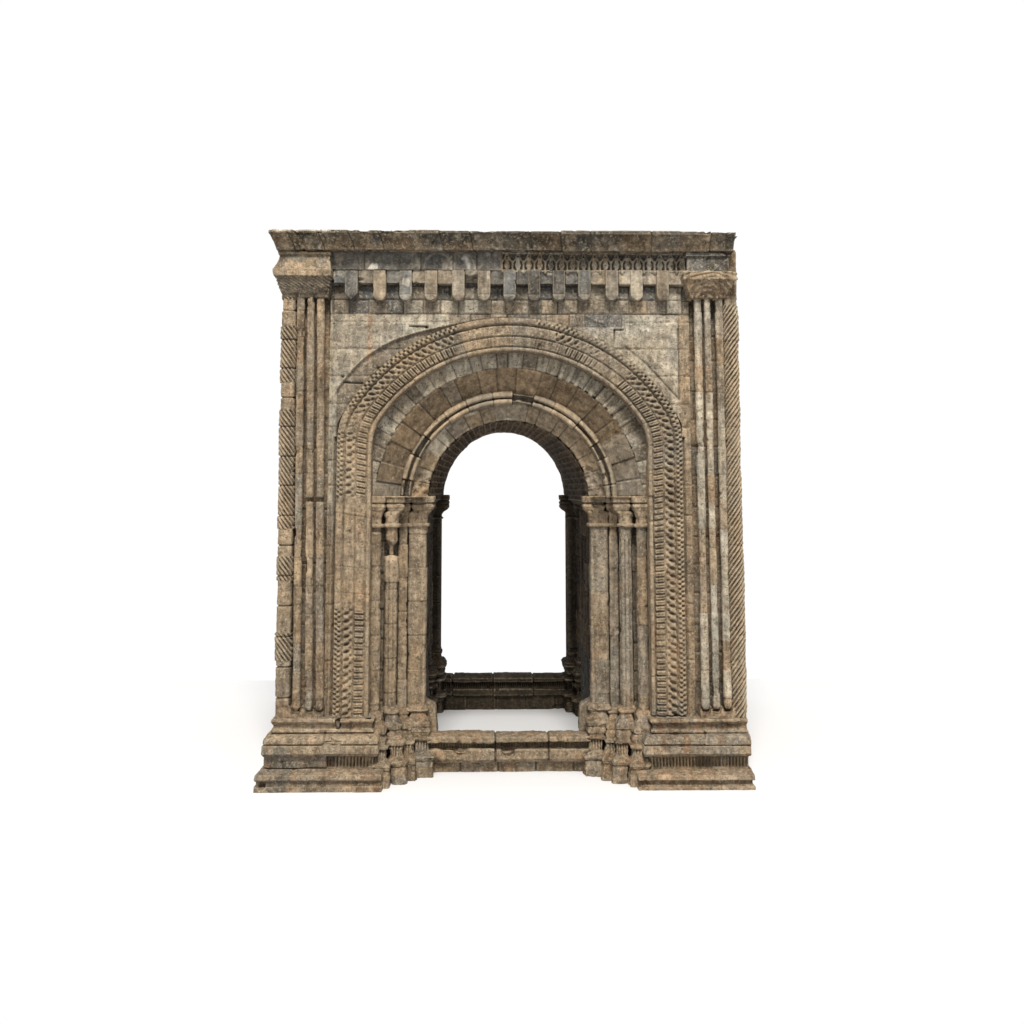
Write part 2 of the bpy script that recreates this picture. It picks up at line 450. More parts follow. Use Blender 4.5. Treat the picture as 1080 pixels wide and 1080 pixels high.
def foot_block(left):
    Y = .012
    if left: x0, x1 = xx(291, Y, 752), xx(341, Y, 752)
    else: x0, x1 = xx(739, Y, 752), xx(787, Y, 752)
    z0 = Z_SH0-.03; P, X, Z = plane_xz(x0, x1, z0, zx(736, Y, 320 if left else 760), Y, .007)
    top = zx(751, Y, 320 if left else 760)
    centers = [xx(c, Y, 745) for c in ((298, 312, 325.5, 336.5) if left else (745, 756, 768, 780))]
    d = np.min([np.abs(X-c) for c in centers], 0)
    lim = top + .055*sm(.030, .055, d) + .006*fbm(P, 14, 2, 6)
    mask = Z < lim
    ps = [piece(P, .01*(1-sm(0, .02, lim-Z))+0*Z, BEIGE*(.95 if left else 1.15), 0, mask=mask, seed=66, rust=.7, rough=.007)]
    # top lip so that it has thickness
    n = 120; xs = np.linspace(x0, x1, n); Yg = np.linspace(Y, .16, 8)
    dx = np.min([np.abs(xs-c) for c in centers], 0); lz = top+.055*sm(.030, .055, dx)
    A, B = np.meshgrid(np.arange(n), np.arange(8), indexing='ij')
    ps.append(piece(np.stack([xs[A], Yg[B], lz[A]-.004], -1), col=BEIGE*.9, rough=.003))
    for xs_, fl in ((x0, True), (x1, False)):
        Yq, Zq = np.meshgrid(np.linspace(Y, .16, 8), np.linspace(z0, top+.06, 12), indexing='ij')
        ps.append(piece(np.stack([xs_+0*Yq, Yq, Zq], -1), col=BEIGE*.9, rough=.003, flip=fl))
    return ps

for left in (True, False):
    pcs, _ = make_pillar(left)
    body = build('corner_pillar', pcs, STONE, arch)
    body['label'] = ('left' if left else 'right') + ' corner pillar with three round shafts and a twisted outer column'
    build('plinth', make_plinth(left), STONE, body)
    build('capital', [pillar_capital(left)], STONE, body)
    build('foot_block', foot_block(left), STONE, body)
    if left:
        build('twisted_column', [twist_column(306, 298.5, True)], STONE, body)
        for k, (a, b) in enumerate(((317, 312), (327.5, 325), (338, 336.5))):
            build('shaft', [fluted_shaft(a, b, .040, True, 20+k, 526 if k else None)], STONE, body)
    else:
        bx0, bx1 = xx(763, .03, 290), xx(776.5, .03, 290)
        build('corner_block', boxpiece(bx0, bx1, .02, .4, zx(317, .02, 770), zx(263, .02, 770), step=.012, col=BROWN*.8+GREY*.1, rough=.007, seed=91), STONE, body)
        build('twisted_column', [twist_column(769, 778.8, False)], STONE, body)
        for k, (a, b) in enumerate(((736, 745), (746, 756.5), (758.5, 768.5))):
            build('shaft', [fluted_shaft(a, b, .041 if k != 1 else .036, False, 30+k)], STONE, body)

# ------------------------------------------------------------------ archivolt (segmental arch on straight legs)
YA = .05
_x0, _zt = at(537.5, 334.8, YA)
_fit = []
for _p in ((424.4, 365.6), (384.4, 406.7), (372.6, 424.4), (359.6, 448.5), (641, 364.4), (682, 395.6), (697.8, 412), (711, 432)):
    _x, _z = at(_p[0], _p[1], YA); _d = _zt-_z; _fit.append(((_x-_x0)**2+_d*_d)/(2*_d))
R0 = float(np.mean(_fit)); CZ0 = _zt-R0; W0 = xx(720, YA, 500)*.5 - xx(355, YA, 500)*.5; CX0 = .5*(xx(720, YA, 500)+xx(355, YA, 500))
WID = .365
print('archivolt', W0, CX0, R0, CZ0)
def archivolt_path(rad_off, step=.0085):
    pass
def ring0():
    nt = 46
    t = np.linspace(0, WID, nt)
    # path parameter: common count of samples
    n_leg = 300; n_arc = 520
    zb = Z_SH0-.005
    cols = []; S = []
    w = W0-t; rad = R0-t; ph = np.arcsin(np.clip(w/rad, -1, 1)); zs = CZ0+rad*np.cos(ph)
    wm = W0-WID/2; rm = R0-WID/2; phm = math.asin(wm/rm); zsm = CZ0+rm*math.cos(phm)
    for k in range(n_leg):
        f = k/n_leg; cols.append(np.stack([CX0-w, YA+0*t, zb+(zs-zb)*f], -1)); S.append(zb+(zsm-zb)*f)
    s0 = zsm; L = 2*phm*rm
    for k in range(n_arc):
        f = k/n_arc; a = -ph+2*ph*f; cols.append(np.stack([CX0+rad*np.sin(a), YA+0*t, CZ0+rad*np.cos(a)], -1)); S.append(s0+L*f)
    for k in range(n_leg+1):
        f = k/n_leg; cols.append(np.stack([CX0+w, YA+0*t, zs+(zb-zs)*f], -1)); S.append(s0+L+(zsm-zb)*f)
    P = np.array(cols)
    kk = 21; Q = np.concatenate([np.repeat(P[:1], kk, 0), P, np.repeat(P[-1:], kk, 0)]); cs = np.cumsum(np.concatenate([0*Q[:1], Q]), 0)
    Ps = (cs[2*kk+1:]-cs[:-2*kk-1])/(2*kk+1); mz = sm(zb+.3, zb+.6, P[..., 2:3]); P = P*(1-mz)+Ps*mz
    S = np.array(S)[:, None]+0*P[..., 0]; T = t[None, :]+0*S
    X, Z = P[..., 0], P[..., 2]
    # section
    sec = np.zeros_like(T)
    sec += .030*np.sqrt(np.clip(1-((T-.035)/.038)**2, 0, 1))                 # bead roll
    sec += .014*np.sqrt(np.clip(1-((T-.135)/.062)**2, 0, 1))
    sec -= .034*np.exp(-((T-.078)/.008)**2) + .022*np.exp(-((T-.200)/.007)**2) + .034*np.exp(-((T-.312)/.006)**2)
    sec -= .012*sm(.20, .30, T)
    sec += .026*np.sqrt(np.clip(1-((T-.340)/.024)**2, 0, 1))
    # where the carving survives
    leftleg = (X < 0)
    py_smooth = (Z < zx(524, YA, 370)) & (Z > zx(642, YA, 370)) & leftleg
    crown = (np.abs(X-.05) < .62+.12*fbm(P*0+np.stack([S, 0*S, 0*S], -1), 3, 2, 5)) & (Z > CZ0+1.2)
    low = Z < CZ0+1.0
    sect = np.floor(S/.27); zf = S/.27-sect; d = np.minimum(zf, 1-zf)*.27
    carve = np.where(py_smooth, 0, 1.0)
    cA = carve*np.where((X < .28) & (X > -.55) & (Z > CZ0+1), .12, 1.0)
    cB = carve*np.where(crown & (X < .5), .10, 1.0); cC = carve*np.where(crown & (X < .6), .15, 1.0)
    side = ((S > s0+L*.76) & (S < s0+L*.83)); cB = np.where(side, .15, cB); cC = np.where(side, .05, cC)
    h = sec
    # A: staggered triangular beads
    a = .5+.5*np.sin(2*PI*S/.050); b = .5+.5*np.sin(2*PI*S/.050+PI)
    mA1 = np.exp(-((T-.020)/.014)**2); mA2 = np.exp(-((T-.050)/.014)**2)
    h = h + cA*(-.046*(mA1*sm(.45, .85, a)+mA2*sm(.45, .85, b)))
    # B: linked rings with drilled eyes
    pb = .078; sb = (S/pb) % 1-.5
    rr = np.hypot((sb*pb+(T-.128)*.35*np.sign(X))/.026, (T-.128+.006*np.sin(S*9))/.048)
    wv = .7+.9*fbm(P, 6, 3, 93)
    mB = sm(.082, .096, T)*(1-sm(.166, .182, T)); tw = np.abs(np.sin(PI*(S/pb+.5+(T-.128)*5.0*np.sign(X))))
    h = h + cB*(mB*.026*wv*(tw**.8-.55)*np.where(Z < CZ0+.75, np.where(X > 0, 1., .6), .25) - (.052+.02*fbm(P, 5, 2, 6))*np.exp(-(rr/.60)**3))
    sb2 = ((S/pb+.5) % 1)-.5
    rr2 = np.hypot(sb2*pb/.016, (T-.172)/.014); rr3 = np.hypot(sb2*pb/.016, (T-.088)/.010)
    h = h - cB*.040*np.exp(-rr2**2) - cB*.03*np.exp(-rr3**2)
    # C: little arcade of round headed slots
    pc = .060; sc = np.abs((S/pc) % 1-.5)*2
    mC = sm(.205, .222, T)*(1-sm(.292, .306, T))
    h = h + cC*mC*(.018*(1-sm(.50, .78, sc)) - .034*sm(.74, .95, sc)) - cC*mC*.020*(1-sm(.05, .22, sc))*(1-sm(.24, .29, np.abs(T-.25)*2.2+.18))
    J = 1-sm(.003, .010, d)
    J = J*(h1(sect, 15) > .25)
    J = J*.6; h = h - .012*J + (h1(sect, 4)-.5)*.012
    # chips
    h = h - .022*sm(.40, .62, fbm(P, 6, 3, 71))
    er = 1-.75*sm(-.02, .38, fbm(P, 2.2, 3, 88))*(1-.5*(Z < CZ0+.8))
    h = sec + (h-sec)*er
    col = pick(h1(sect, 25), [(3, BEIGE), (2, GREY*1.05), (2, BEIGE*.88), (1, BEIGE*1.12)])
    blk = ((h1(sect, 91) > .62) & (X > .2) & (Z > CZ0+.6))[..., None]
    col = np.where(blk, GREY*.85, col)
    leg = (low & leftleg)[..., None]; col = np.where(leg, BEIGE*(.94+.12*h1(sect, 3)[..., None]), col)
    p = piece(P, h, col, J*.8, seed=9, rust=.45*stainx(P)+.12, blue=.35*stainx(P), rough=.006, tone=.22, flip=True)
    # inner return (drops back to the pale ring / jamb) and outer return
    out = [p]
    for tt, y1, fl in ((WID, .62, True), (0., .12, False)):
        w1 = W0-tt; r1 = R0-tt; ph1 = math.asin(w1/r1); zs1 = CZ0+r1*math.cos(ph1)
        line = resample([(CX0-w1, zb), (CX0-w1, zs1)], .012)[:-1].tolist()
        for a in np.linspace(-ph1, ph1, 320): line.append((CX0+r1*math.sin(a), CZ0+r1*math.cos(a)))
        line += resample([(CX0+w1, zs1), (CX0+w1, zb)], .012)[1:].tolist()
        line = np.array(line); ys = np.linspace(YA, y1, max(4, int((y1-YA)/.02)))
        A, B = np.meshgrid(np.arange(len(line)), np.arange(len(ys)), indexing='ij')
        Q = np.stack([line[A][..., 0], ys[B], line[A][..., 1]], -1)
        out.append(piece(Q, 0, BEIGE*.85, 0, flip=fl, seed=10, rough=.004))
    return out
build('archivolt', ring0(), STONE, arch)

# ------------------------------------------------------------------ inner arch rings (semicircles)
CXI = 0.0
def ring(sections, pitch, seed, pal, extra=None, yoff=0, jdepth=.014, off=.008, n=420, zleg=None, flip=True, rough=.006, step=.010, colfn=None, **kw):
    """sections [(radius, Y)]; swept round the half circle with straight stubs down to the imposts"""
    sp = resample(sections, step); r, y = sp[:, 0], sp[:, 1]
    tt = np.concatenate([[0], np.cumsum(np.linalg.norm(np.diff(sp, axis=0), axis=1))])
    zl = Z_IMP-.02 if zleg is None else zleg
    cols = []; A = []
    a0 = np.linspace(0, PI, n)
    rm = r.mean(); extra_leg = (CZ-zl)
    nl = max(2, int(extra_leg/.012))
    for k in range(nl): cols.append(np.stack([CXI-r, y, zl+(CZ-zl)*k/nl+0*r], -1)); A.append(-(extra_leg)*(1-k/nl)/rm)
    for a in a0: cols.append(np.stack([CXI-r*math.cos(a), y, CZ+r*math.sin(a)], -1)); A.append(a)
    for k in range(1, nl+1): cols.append(np.stack([CXI+r, y, CZ+(zl-CZ)*k/nl+0*r], -1)); A.append(PI+extra_leg*k/nl/rm)
    P = np.array(cols); A = np.array(A)[:, None]+0*P[..., 0]; T = tt[None, :]+0*A
    u = A/pitch; k = np.floor(u); e0 = k+(h1(k, seed)-.5)*.4; e1 = k+1+(h1(k+1, seed)-.5)*.4
    k = np.where(u < e0, k-1, np.where(u >= e1, k+1, k)); e0 = k+(h1(k, seed)-.5)*.4; e1 = k+1+(h1(k+1, seed)-.5)*.4
    d = np.minimum(u-e0, e1-u)*pitch*rm
    J = (1-sm(.004, .012, d))*(.4+.6*h1(k, seed+2))
    h = -jdepth*J + (h1(k, seed+5)-.5)*2*off
    if extra is not None: h = h+extra(P, A, T, k)
    col = pick(h1(k, seed+7), pal)
    if colfn is not None: col = colfn(P, A, T, k, col)
    return piece(P, h, col, J, seed=seed, rough=rough, flip=flip, **kw)

def pale_extra(P, A, T, k):
    # right haunch: short radial reeds, worn away
    m = sm(1.75, 1.95, A)*(1-sm(2.55, 2.7, A)) + .6*(1-sm(.8, .95, A))*sm(.35, .5, A)
    return m*.012*np.sign(np.sin(A*2*PI/.065))*(.5+.5*(fbm(P, 5, 2, 3) > -.1)) 
def pale_col(P, A, T, k, col):
    m = (sm(1.72, 1.95, A)*(1-sm(2.35, 2.5, A)))*(T < .12)
    st = (np.sin(A*2*PI/.075+fbm(P, 4, 2, 6)*3) > .15)*m
    return np.where(st[..., None] > .5, GREY*.62, col)
RO = 1.435; RBI = 1.17; RM = 1.075; RI = .912
build('outer_voussoir_ring', [ring([(1.72, .19), (RO+.012, .20), (RO, .215)], .098, 201, [(3, PALE*.85), (2, GREY), (2, PALE*.95), (1, GREY*.8)], pale_extra, colfn=pale_col)], STONE, arch)
def brown_extra(P, A, T, k): return -.012*sm(.45, .7, fbm(P, 3, 3, 55))
def brown_col(P, A, T, k, col):
    spring = ((A < .16) | (A > PI-.55) & (h1(k, 71) > .2))
    return np.where(spring[..., None], GREY*1.0, col)
build('splayed_voussoir_ring', [ring([(RO+.002, .214), (RO-.02, .226), (RBI, .45)], .165, 231, [(3, BROWN*.92), (2, BROWN*.8), (1, BROWN*1.08), (1, GREY*.9)], brown_extra, colfn=brown_col, off=.012)], SMOOTH, arch)
def mould_extra(P, A, T, k):
    # beaded hollow between two rolls
    return -.012*(np.sin(A*2*PI/.035) > .1)*np.exp(-((T-.20)/.02)**2)-.03*((k % 5) == 2)*sm(.2, .5, fbm(P, 9, 2, 9))
build('roll_moulding_ring', [ring([(RBI+.03, .47), (RBI+.015, .40), (RBI+.003, .375), (RBI-.020, .37), (RBI-.028, .40), (RBI-.030, .475), (RBI-.060, .48), (RBI-.064, .42), (RBI-.072, .395), (RM+.005, .395), (RM-.01, .43), (RM-.012, .53)], .23, 261, [(2, BEIGE*.95), (1, GREY*.9)], mould_extra, off=.018, colfn=brown_col)], SMOOTH, arch)
def inner_extra(P, A, T, k):
    m = ((A < .28) | (A > PI-.42))
    net = np.maximum(np.abs(np.sin((A*8+T*9)*2.4)), np.abs(np.sin((A*8-T*9)*2.4)))
    return m*(-.018*(1-sm(.55, .9, net)))
def inner_col(P, A, T, k, col):
    st = sm(.5, .62, fbm(P, 5, 2, 41)+.35*((A > .55) & (A < 1.45)))[..., None]
    return col*(1-st)+PALE*1.25*st
build('inner_voussoir_ring', [ring([(RM+.01, .49), (RM-.02, .485), (RI+.02, .585), (RI+.004, .582), (RI-.012, .59), (RI-.02, .62)], .175, 291, [(3, GREY*1.25), (2, BEIGE*.9), (1, GREY)], inner_extra, colfn=inner_col, off=.005)], SMOOTH, arch)

# ------------------------------------------------------------------ passage: vault and side walls
RT = .885; YF = .60; YR = 3.62
def vault():
    n = 230; ys = np.linspace(YF, YR, 200); a = np.linspace(0, PI, n)
    A, Y = np.meshgrid(a, ys, indexing='ij')
    q = (Y-YF)/(YR-YF); rr = RT-q*.025
    P = np.stack([-rr*np.cos(A), Y, CZ+(rr+q*.085)*np.sin(A)], -1)
    u, v = A*RT/.070, (Y-YF)/.62
    # carved coffers on the vault
    row = np.floor(u); vv = v+.5*(row % 2); cu = np.abs(u-row-.5)*2; cv = np.abs(vv-np.floor(vv)-.5)*2
    cell = (1-sm(.45, .8, cu))*(1-sm(.5, .85, cv))
    h = -.050*cell; cell_dark = cell
    h = np.where(A < 2.15, h, h*.35)*(1-sm(3.3, 3.45, Y))
    hm, J, r, _ = masonry(A*RT, Y, .45, .5, seed=301)
    col = np.where(((A > 1.1) & (A < 2.2))[..., None], DEEPBROWN*1.6+BROWN*.35, DEEPBROWN*1.5)+0*P
    return piece(P, h+hm*.5, col*(.8+.4*r[..., None]), np.maximum(J*.4, .6*cell_dark*(A < 2.3)), flip=True, rough=.009, seed=61, tone=.4)  # coffer hollows get the dark joint colour as well
v = vault()
build('vault', [v], SOFT, arch)
def passage_wall(sg):
    ys = np.linspace(YF, YR, 200); zs = np.linspace(-.02, CZ+.01, 260)
    Y, Z = np.meshgrid(ys, zs, indexing='ij')
    x = 1.0
    P = np.stack([sg*x+0*Y, Y, Z], -1)
    h, J, r, _ = masonry(Y, Z, .34, .6, seed=311+sg, off=.012)
    h = h+.012*np.sign(np.sin(Y*2*PI/.42))*(Z > .9)*(Z < 2.75)
    c = np.where((Z < .95)[..., None], DEEPGREY*1.15, DEEPBROWN*1.15)
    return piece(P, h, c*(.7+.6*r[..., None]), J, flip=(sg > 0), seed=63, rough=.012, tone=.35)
def passage_impost(sg):
    pr = resample([(1.0, Z_IMP-.13), (.93, Z_IMP-.09), (.90, Z_IMP-.06), (.878, Z_IMP-.055), (.878, CZ+.004), (.93, CZ+.006)], .012); ys = np.linspace(.66, YR, 120)
    A, B = np.meshgrid(np.arange(len(ys)), np.arange(len(pr)), indexing='ij')
    P = np.stack([sg*pr[B][..., 0], ys[A], pr[B][..., 1]], -1)
    return piece(P, 0, DEEPBROWN*1.5, 0, flip=(sg > 0), seed=64, rough=.005)
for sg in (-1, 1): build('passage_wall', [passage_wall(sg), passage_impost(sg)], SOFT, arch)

# ------------------------------------------------------------------ jamb columns
def base_profile(z_top, flare, d):
    """column base seen as stacked tiers; returns (halfwidth, z)"""
    k = z_top/.66
    rows = [(0, 1.02), (.135, 1.02), (.145, .92), (.160, 1.18), (.185, 1.34), (.205, 1.28), (.22, 1.02), (.24, .84), (.325, .82), (.338, 1.14), (.358, 1.24), (.374, .90), (.39, .98), (.42, 1.08), (.445, .98), (.455, .88), (.472, 1.14), (.50, 1.24), (.53, 1.10), (.56, .86), (.59, .76)]
    return [(flare*w, z*k) for z, w in rows]+[((d+.022), .612*k), ((d+.026), .632*k), (d, .66*k)]

def jamb_column(side, cx, cy, rs, ztop, kind, seed, zbase, flare, bdx=0, bdy=0, sq_shaft=2.0, sq_base=6.0, cap_w=.125, mat=STONE, tint=1.0, palette=None, ps=1.0, rear=False, dxc=0):
    """side -1 left, +1 right"""
    pal = palette or [(2, BEIGE*.95), (2, BEIGE*.8), (1, GREY)]
    stain = 0.0 if rear else (.25 if side < 0 else .7)
    z_as = ztop-.335                 # astragal
    n = 40
    P, T, Z = lathe(cx, cy, [(rs, zbase-.03), (rs, z_as+.03)], n=n, step=.010, sq=[sq_shaft, sq_shaft])
    sect = np.floor(Z/.36+seed*.37); zf = Z/.36+seed*.37-sect; d = np.minimum(zf, 1-zf)*.36
    J = (1-sm(.003, .011, d))*(.55 if side < 0 else .3); h = -.012*J+(h1(sect, seed)-.5)*.008
    if kind == 'flute':
        fl = np.abs(np.sin(T*3.5+.4)); h = h-.022*(1-sm(.1, .55, fl))*(Z < (z_as-.35 if side < 0 else z_as-.12))
        if side < 0 and not rear:
            zg0, zg1 = zx(586, cy, 414), zx(573, cy, 414)
            gap = sm(zg0-.006, zg0+.004, Z)*(1-sm(zg1-.03, zg1+.035+.02*np.sin(T*2), Z)); h = h-.052*gap
            zd = zx(613, cy, 414); h = h+.012*(Z > zd)*(Z < zg0)
            h = h-.010*(Z > zg1)
            drum = (Z > zd) & (Z < zg0); J = J*(~drum); DR = drum
    if kind == 'square':
        h = h-.02*(np.abs(np.abs(P[..., 0]-cx-side*-.035)-.012) < .006)*(P[..., 1] < cy-.04)*(Z < z_as-.2)*(h1(sect, 3) > .25)
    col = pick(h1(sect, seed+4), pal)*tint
    if kind == 'flute' and side < 0 and not rear: col = np.where(DR[..., None], BEIGE*1.2, col)
    shaft = piece(P, h, col, J, closed=True, seed=seed, rough=.006, rust=stain*.55, blue=stain*.4, tone=.28)
    ob = build('jamb_column' if not rear else 'rear_column', [shaft], mat, arch)
    # capital: astragal, bell, abacus in two fasciae
    c0 = rs/1.0
    prof = [(c0+.004, z_as), (c0+.024, z_as+.008), (c0+.028, z_as+.022), (c0+.022, z_as+.040), (c0+.004, z_as+.046), (c0+.002, z_as+.10), (c0+.012, z_as+.150), (cap_w*.80, z_as+.178),
            (cap_w*1.02, z_as+.205), (cap_w*1.04, z_as+.245), (cap_w*1.0, z_as+.258), (cap_w*1.05, z_as+.262), (cap_w*1.07, z_as+.332), (cap_w*1.05, z_as+.335), (.01, z_as+.336)]
    if rear: prof = [(c0+.004, z_as), (c0+.024, z_as+.010), (c0+.026, z_as+.026), (c0+.004, z_as+.036), (c0+.004, z_as+.06), (c0+.03, z_as+.10), (cap_w*.90, z_as+.14), (cap_w*1.0, z_as+.165), (cap_w*1.03, z_as+.325), (cap_w*1.0, z_as+.335), (.01, z_as+.336)]
    sq = [2.2+min(1, max(0, (z-z_as-.1)/.1))*(5.5) for r_, z in prof]
    if sq_shaft > 3: sq = [max(s, sq_shaft) for s in sq]
    P, T, Z = lathe(cx, cy, prof, n=64, step=.009, sq=sq)
    P[..., 0] -= side*dxc*sm(z_as+.14, z_as+.19, Z)
    bel = sm(z_as+.06, z_as+.09, Z)*(1-sm(z_as+.18, z_as+.2, Z))
    bel = bel*(not rear); h = bel*(.004*np.sin(T*6+seed)+.007*fbm(P, 16, 3, seed))-.016*np.exp(-((Z-z_as-.258)/.006)**2)-.010*np.exp(-((Z-z_as-.205)/.006)**2)
    bead = np.exp(-((Z-z_as-.250)/.010)**2)*(.5+.5*np.sin(T*60))
    h = h - .010*bead-.03*sm(.35, .6, fbm(P, 5, 3, seed+77))
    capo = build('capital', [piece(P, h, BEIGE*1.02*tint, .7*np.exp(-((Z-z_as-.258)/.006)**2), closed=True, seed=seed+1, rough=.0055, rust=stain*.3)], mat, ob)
    # base
    bp = base_profile(zbase, flare, rs)
    P, T, Z = lathe(0, 0, bp+[(.01, bp[-1][1]+.002)], n=88, step=.0085, sq=[sq_base]*(len(bp)+1))
    f = np.clip(1-Z/zbase, 0, 1)**.75
    P[..., 0] += cx+bdx*f; P[..., 1] = cy+P[..., 1]*ps+bdy*f
    dent = ((Z > .245*zbase/.66) & (Z < .335*zbase/.66))
    ucoord = np.where(np.abs(np.cos(T)) > np.abs(np.sin(T)), P[..., 1], P[..., 0])
    h = dent*np.where((ucoord*100/3.0) % 1 < .42, -.022, .0)
    lev = np.floor(Z/(zbase/6.2)+h1(np.array(seed), 3)); h = h+(h1(lev, seed)-.5)*.014 - .022*sm(.30, .6, fbm(P, 6, 3, seed+5)) + .008*fbm(P, 9, 3, seed+2)
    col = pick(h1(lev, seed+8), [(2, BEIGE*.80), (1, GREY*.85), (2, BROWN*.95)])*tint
    build('base', [piece(P, h, col, 0, closed=True, seed=seed+3, rough=.010, rust=stain*.75+.1*(not rear), blue=stain*.75, tone=.3)], mat, ob)
    return ob

ZI = Z_IMP
for sg in (-1, 1):
    tl = 1.0
    a_c = 1.41; b_c = 1.245; c_c = 1.10; d_c = .975
    warm = [(3, BEIGE*.98), (2, BEIGE*.88), (1, BEIGE*.8+BROWN*.1)] if sg < 0 else [(2, GREY*1.0), (2, BEIGE*.85), (1, GREY*.9)]
    zb = zx(752, .1, 415)
    jamb_column(sg, sg*1.42, .22, .057, ZI, 'plain', 401+sg, zb, .088, bdx=-sg*.13, bdy=-.36, cap_w=.088, sq_base=6, palette=warm, ps=1, dxc=.012)
    jamb_column(sg, sg*1.262, .32, .070, ZI, 'flute', 411+sg, zb+.03, .080, bdx=-sg*.145, bdy=-.35, sq_base=2.6 if sg < 0 else 5, cap_w=.094, palette=warm, ps=1, dxc=.045)
    jamb_column(sg, sg*1.150, .50, .050, ZI, 'plain', 421+sg, zb-.02, .062, bdx=-sg*.135, bdy=-.44, sq_base=6, sq_shaft=6, cap_w=.06, palette=warm, ps=1, dxc=.02)
    jamb_column(sg, sg*.993, .53, .100, ZI, 'square', 431+sg, zb+.01, .095, bdx=-sg*.118, bdy=-.31, sq_base=8, sq_shaft=5, cap_w=.122, palette=warm, ps=1, dxc=.055)
# stepped masonry behind the jamb columns
def jamb_wall(sg):
    line = resample([(sg*1.53, .06), (sg*1.50, .36), (sg*1.35, .40), (sg*1.35, .50), (sg*1.19, .53), (sg*1.19, .60), (sg*1.09, .62), (sg*1.09, .66), (sg*.93, .68), (sg*.93, .80), (sg*1.02, .82)], .012)
    zs = np.arange(-.01, ZI-.01, .012)
    A, B = np.meshgrid(np.arange(len(line)), np.arange(len(zs)), indexing='ij')
    P = np.stack([line[A][..., 0], line[A][..., 1], zs[B]], -1)
    ff = np.clip(1-P[..., 2]/.66, 0, 1)**.75; P[..., 0] -= sg*(.06*ff + .125*(1-sm(.60, .70, P[..., 2]))*(1-sm(1.0, 1.15, np.abs(P[..., 0])))); P[..., 1] -= .16*ff
    h, J, r, _ = masonry(A*.012, P[..., 2], .34, .5, seed=451+sg)
    return piece(P, h, pick(r, [(1, BEIGE*.75), (1, GREY*.75)]), J, flip=(sg > 0), seed=80)
def impost_top(sg):   # flat bed on which the rings stand
    X, Y = np.meshgrid(np.linspace(.90, 1.6, 60)*sg, np.linspace(.20, .75, 40), indexing='ij')
    return piece(np.stack([X, Y, ZI-.012+0*X], -1), col=GREY*.8, flip=(sg < 0), rough=.004)
for sg in (-1, 1): build('jamb_wall', [jamb_wall(sg), impost_top(sg)], STONE, arch)

# rear jamb columns, coloured much darker than the front ones
for sg in (-1, 1):
    deepp = [(1, DEEPBROWN*1.5), (1, DEEPBROWN*1.1), (1, DEEPGREY*1.3)]
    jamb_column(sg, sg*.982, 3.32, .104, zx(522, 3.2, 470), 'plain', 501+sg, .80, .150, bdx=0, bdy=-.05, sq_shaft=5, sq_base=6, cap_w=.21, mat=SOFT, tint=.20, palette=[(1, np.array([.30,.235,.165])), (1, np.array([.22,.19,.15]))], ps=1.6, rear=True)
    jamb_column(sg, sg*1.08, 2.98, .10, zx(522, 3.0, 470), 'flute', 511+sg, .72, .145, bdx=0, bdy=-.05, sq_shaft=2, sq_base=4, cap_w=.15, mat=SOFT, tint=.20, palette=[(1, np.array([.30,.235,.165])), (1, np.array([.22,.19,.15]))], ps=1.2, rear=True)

# ------------------------------------------------------------------ thresholds
def threshold(y0, y1, rows, xh, seed, front=True, tint=1.0):
    """rows [(photo row, Y)] from the ground upwards"""
    pr = [(y, zx(r, y)) for r, y in rows]
    pr[0] = (pr[0][0], -.01)
    sp = resample([(a, b) for a, b in pr], .009); ys, zs = sp[:, 0], sp[:, 1]
    xs = np.arange(-xh, xh+.001, .010)
    A, B = np.meshgrid(np.arange(len(xs)), np.arange(len(sp)), indexing='ij')
    P = np.stack([xs[A], ys[B], zs[B]], -1); X = P[..., 0]; Z = P[..., 2]; Y = P[..., 1]
    row = np.zeros_like(Z)
    for r, y in rows:
        pass
    zb = [zx(q, y0) for q in ((802.5, 790) if front else (735, 725))]
    row = (Z > zb[0]).astype(float)+(Z > zb[1]).astype(float)*0
    w = np.where(row > 0, .55, .40); u = X/w+.28+row*.0; k = np.floor(u); d = np.minimum(u-k, k+1-u)*w
    if front:
        xj = xx(522.5, y0, 790); d = np.where(row > 0, np.minimum(np.abs(X-xj), np.abs(X-.42)), d)
        k = np.where(row > 0, (X > xj)*1.+(X > .42), k)
    J = 1-sm(.004, .014, d)
    h = -.02*J+(h2(k, row, seed)-.5)*.02
    zd = [zx(q, y0) for q in ((789.5, 782.5) if front else (726, 719.5))]
    dm = (Z > zd[0])*(Z < zd[1])
    h = h+dm*np.where((X*100/3.0) % 1 < .42, -.032, 0)
    h = h-.045*sm(.32, .6, fbm(P, 4, 3, seed+1))
    if front: h = h+.02*(X < xj)*(row > 0)
    wav = .02*fbm(np.stack([X, 0*X, 0*X], -1), 5, 3, seed)
    top = sm(zx(rows[-3][0], y0)-.06, zx(rows[-3][0], y0), Z)
    P[..., 2] += top*wav
    col = pick(h2(k, row, seed+5), [(2, BEIGE*.74), (1, GREY*.8)])*tint
    return [piece(P, h, col, J, seed=seed, rough=.009, rust=.5*(front), blue=.25*front, tone=.3, flip=False)]
rows_f = [(815.5, .34), (803.5, .34), (802.5, .28), (800, .25), (791, .26), (790, .335), (782.5, .345), (782, .26), (778, .27), (776.5, .31), (774, .37), (771.5, .62), (790, .68), (830, .68)]
z_ = [zx(r, y) for r, y in rows_f]
rows_f[-1] = (835, .68)
build('threshold', threshold(.30, .68, rows_f, .86, 601, True), STONE, arch)
rows_b = [(746, 3.22), (734, 3.22), (733, 3.18), (727, 3.18), (726, 3.23), (719.5, 3.24), (719, 3.18), (715.5, 3.18), (714, 3.24), (711, 3.34), (709.5, 3.66), (730, 3.72), (742, 3.72)]
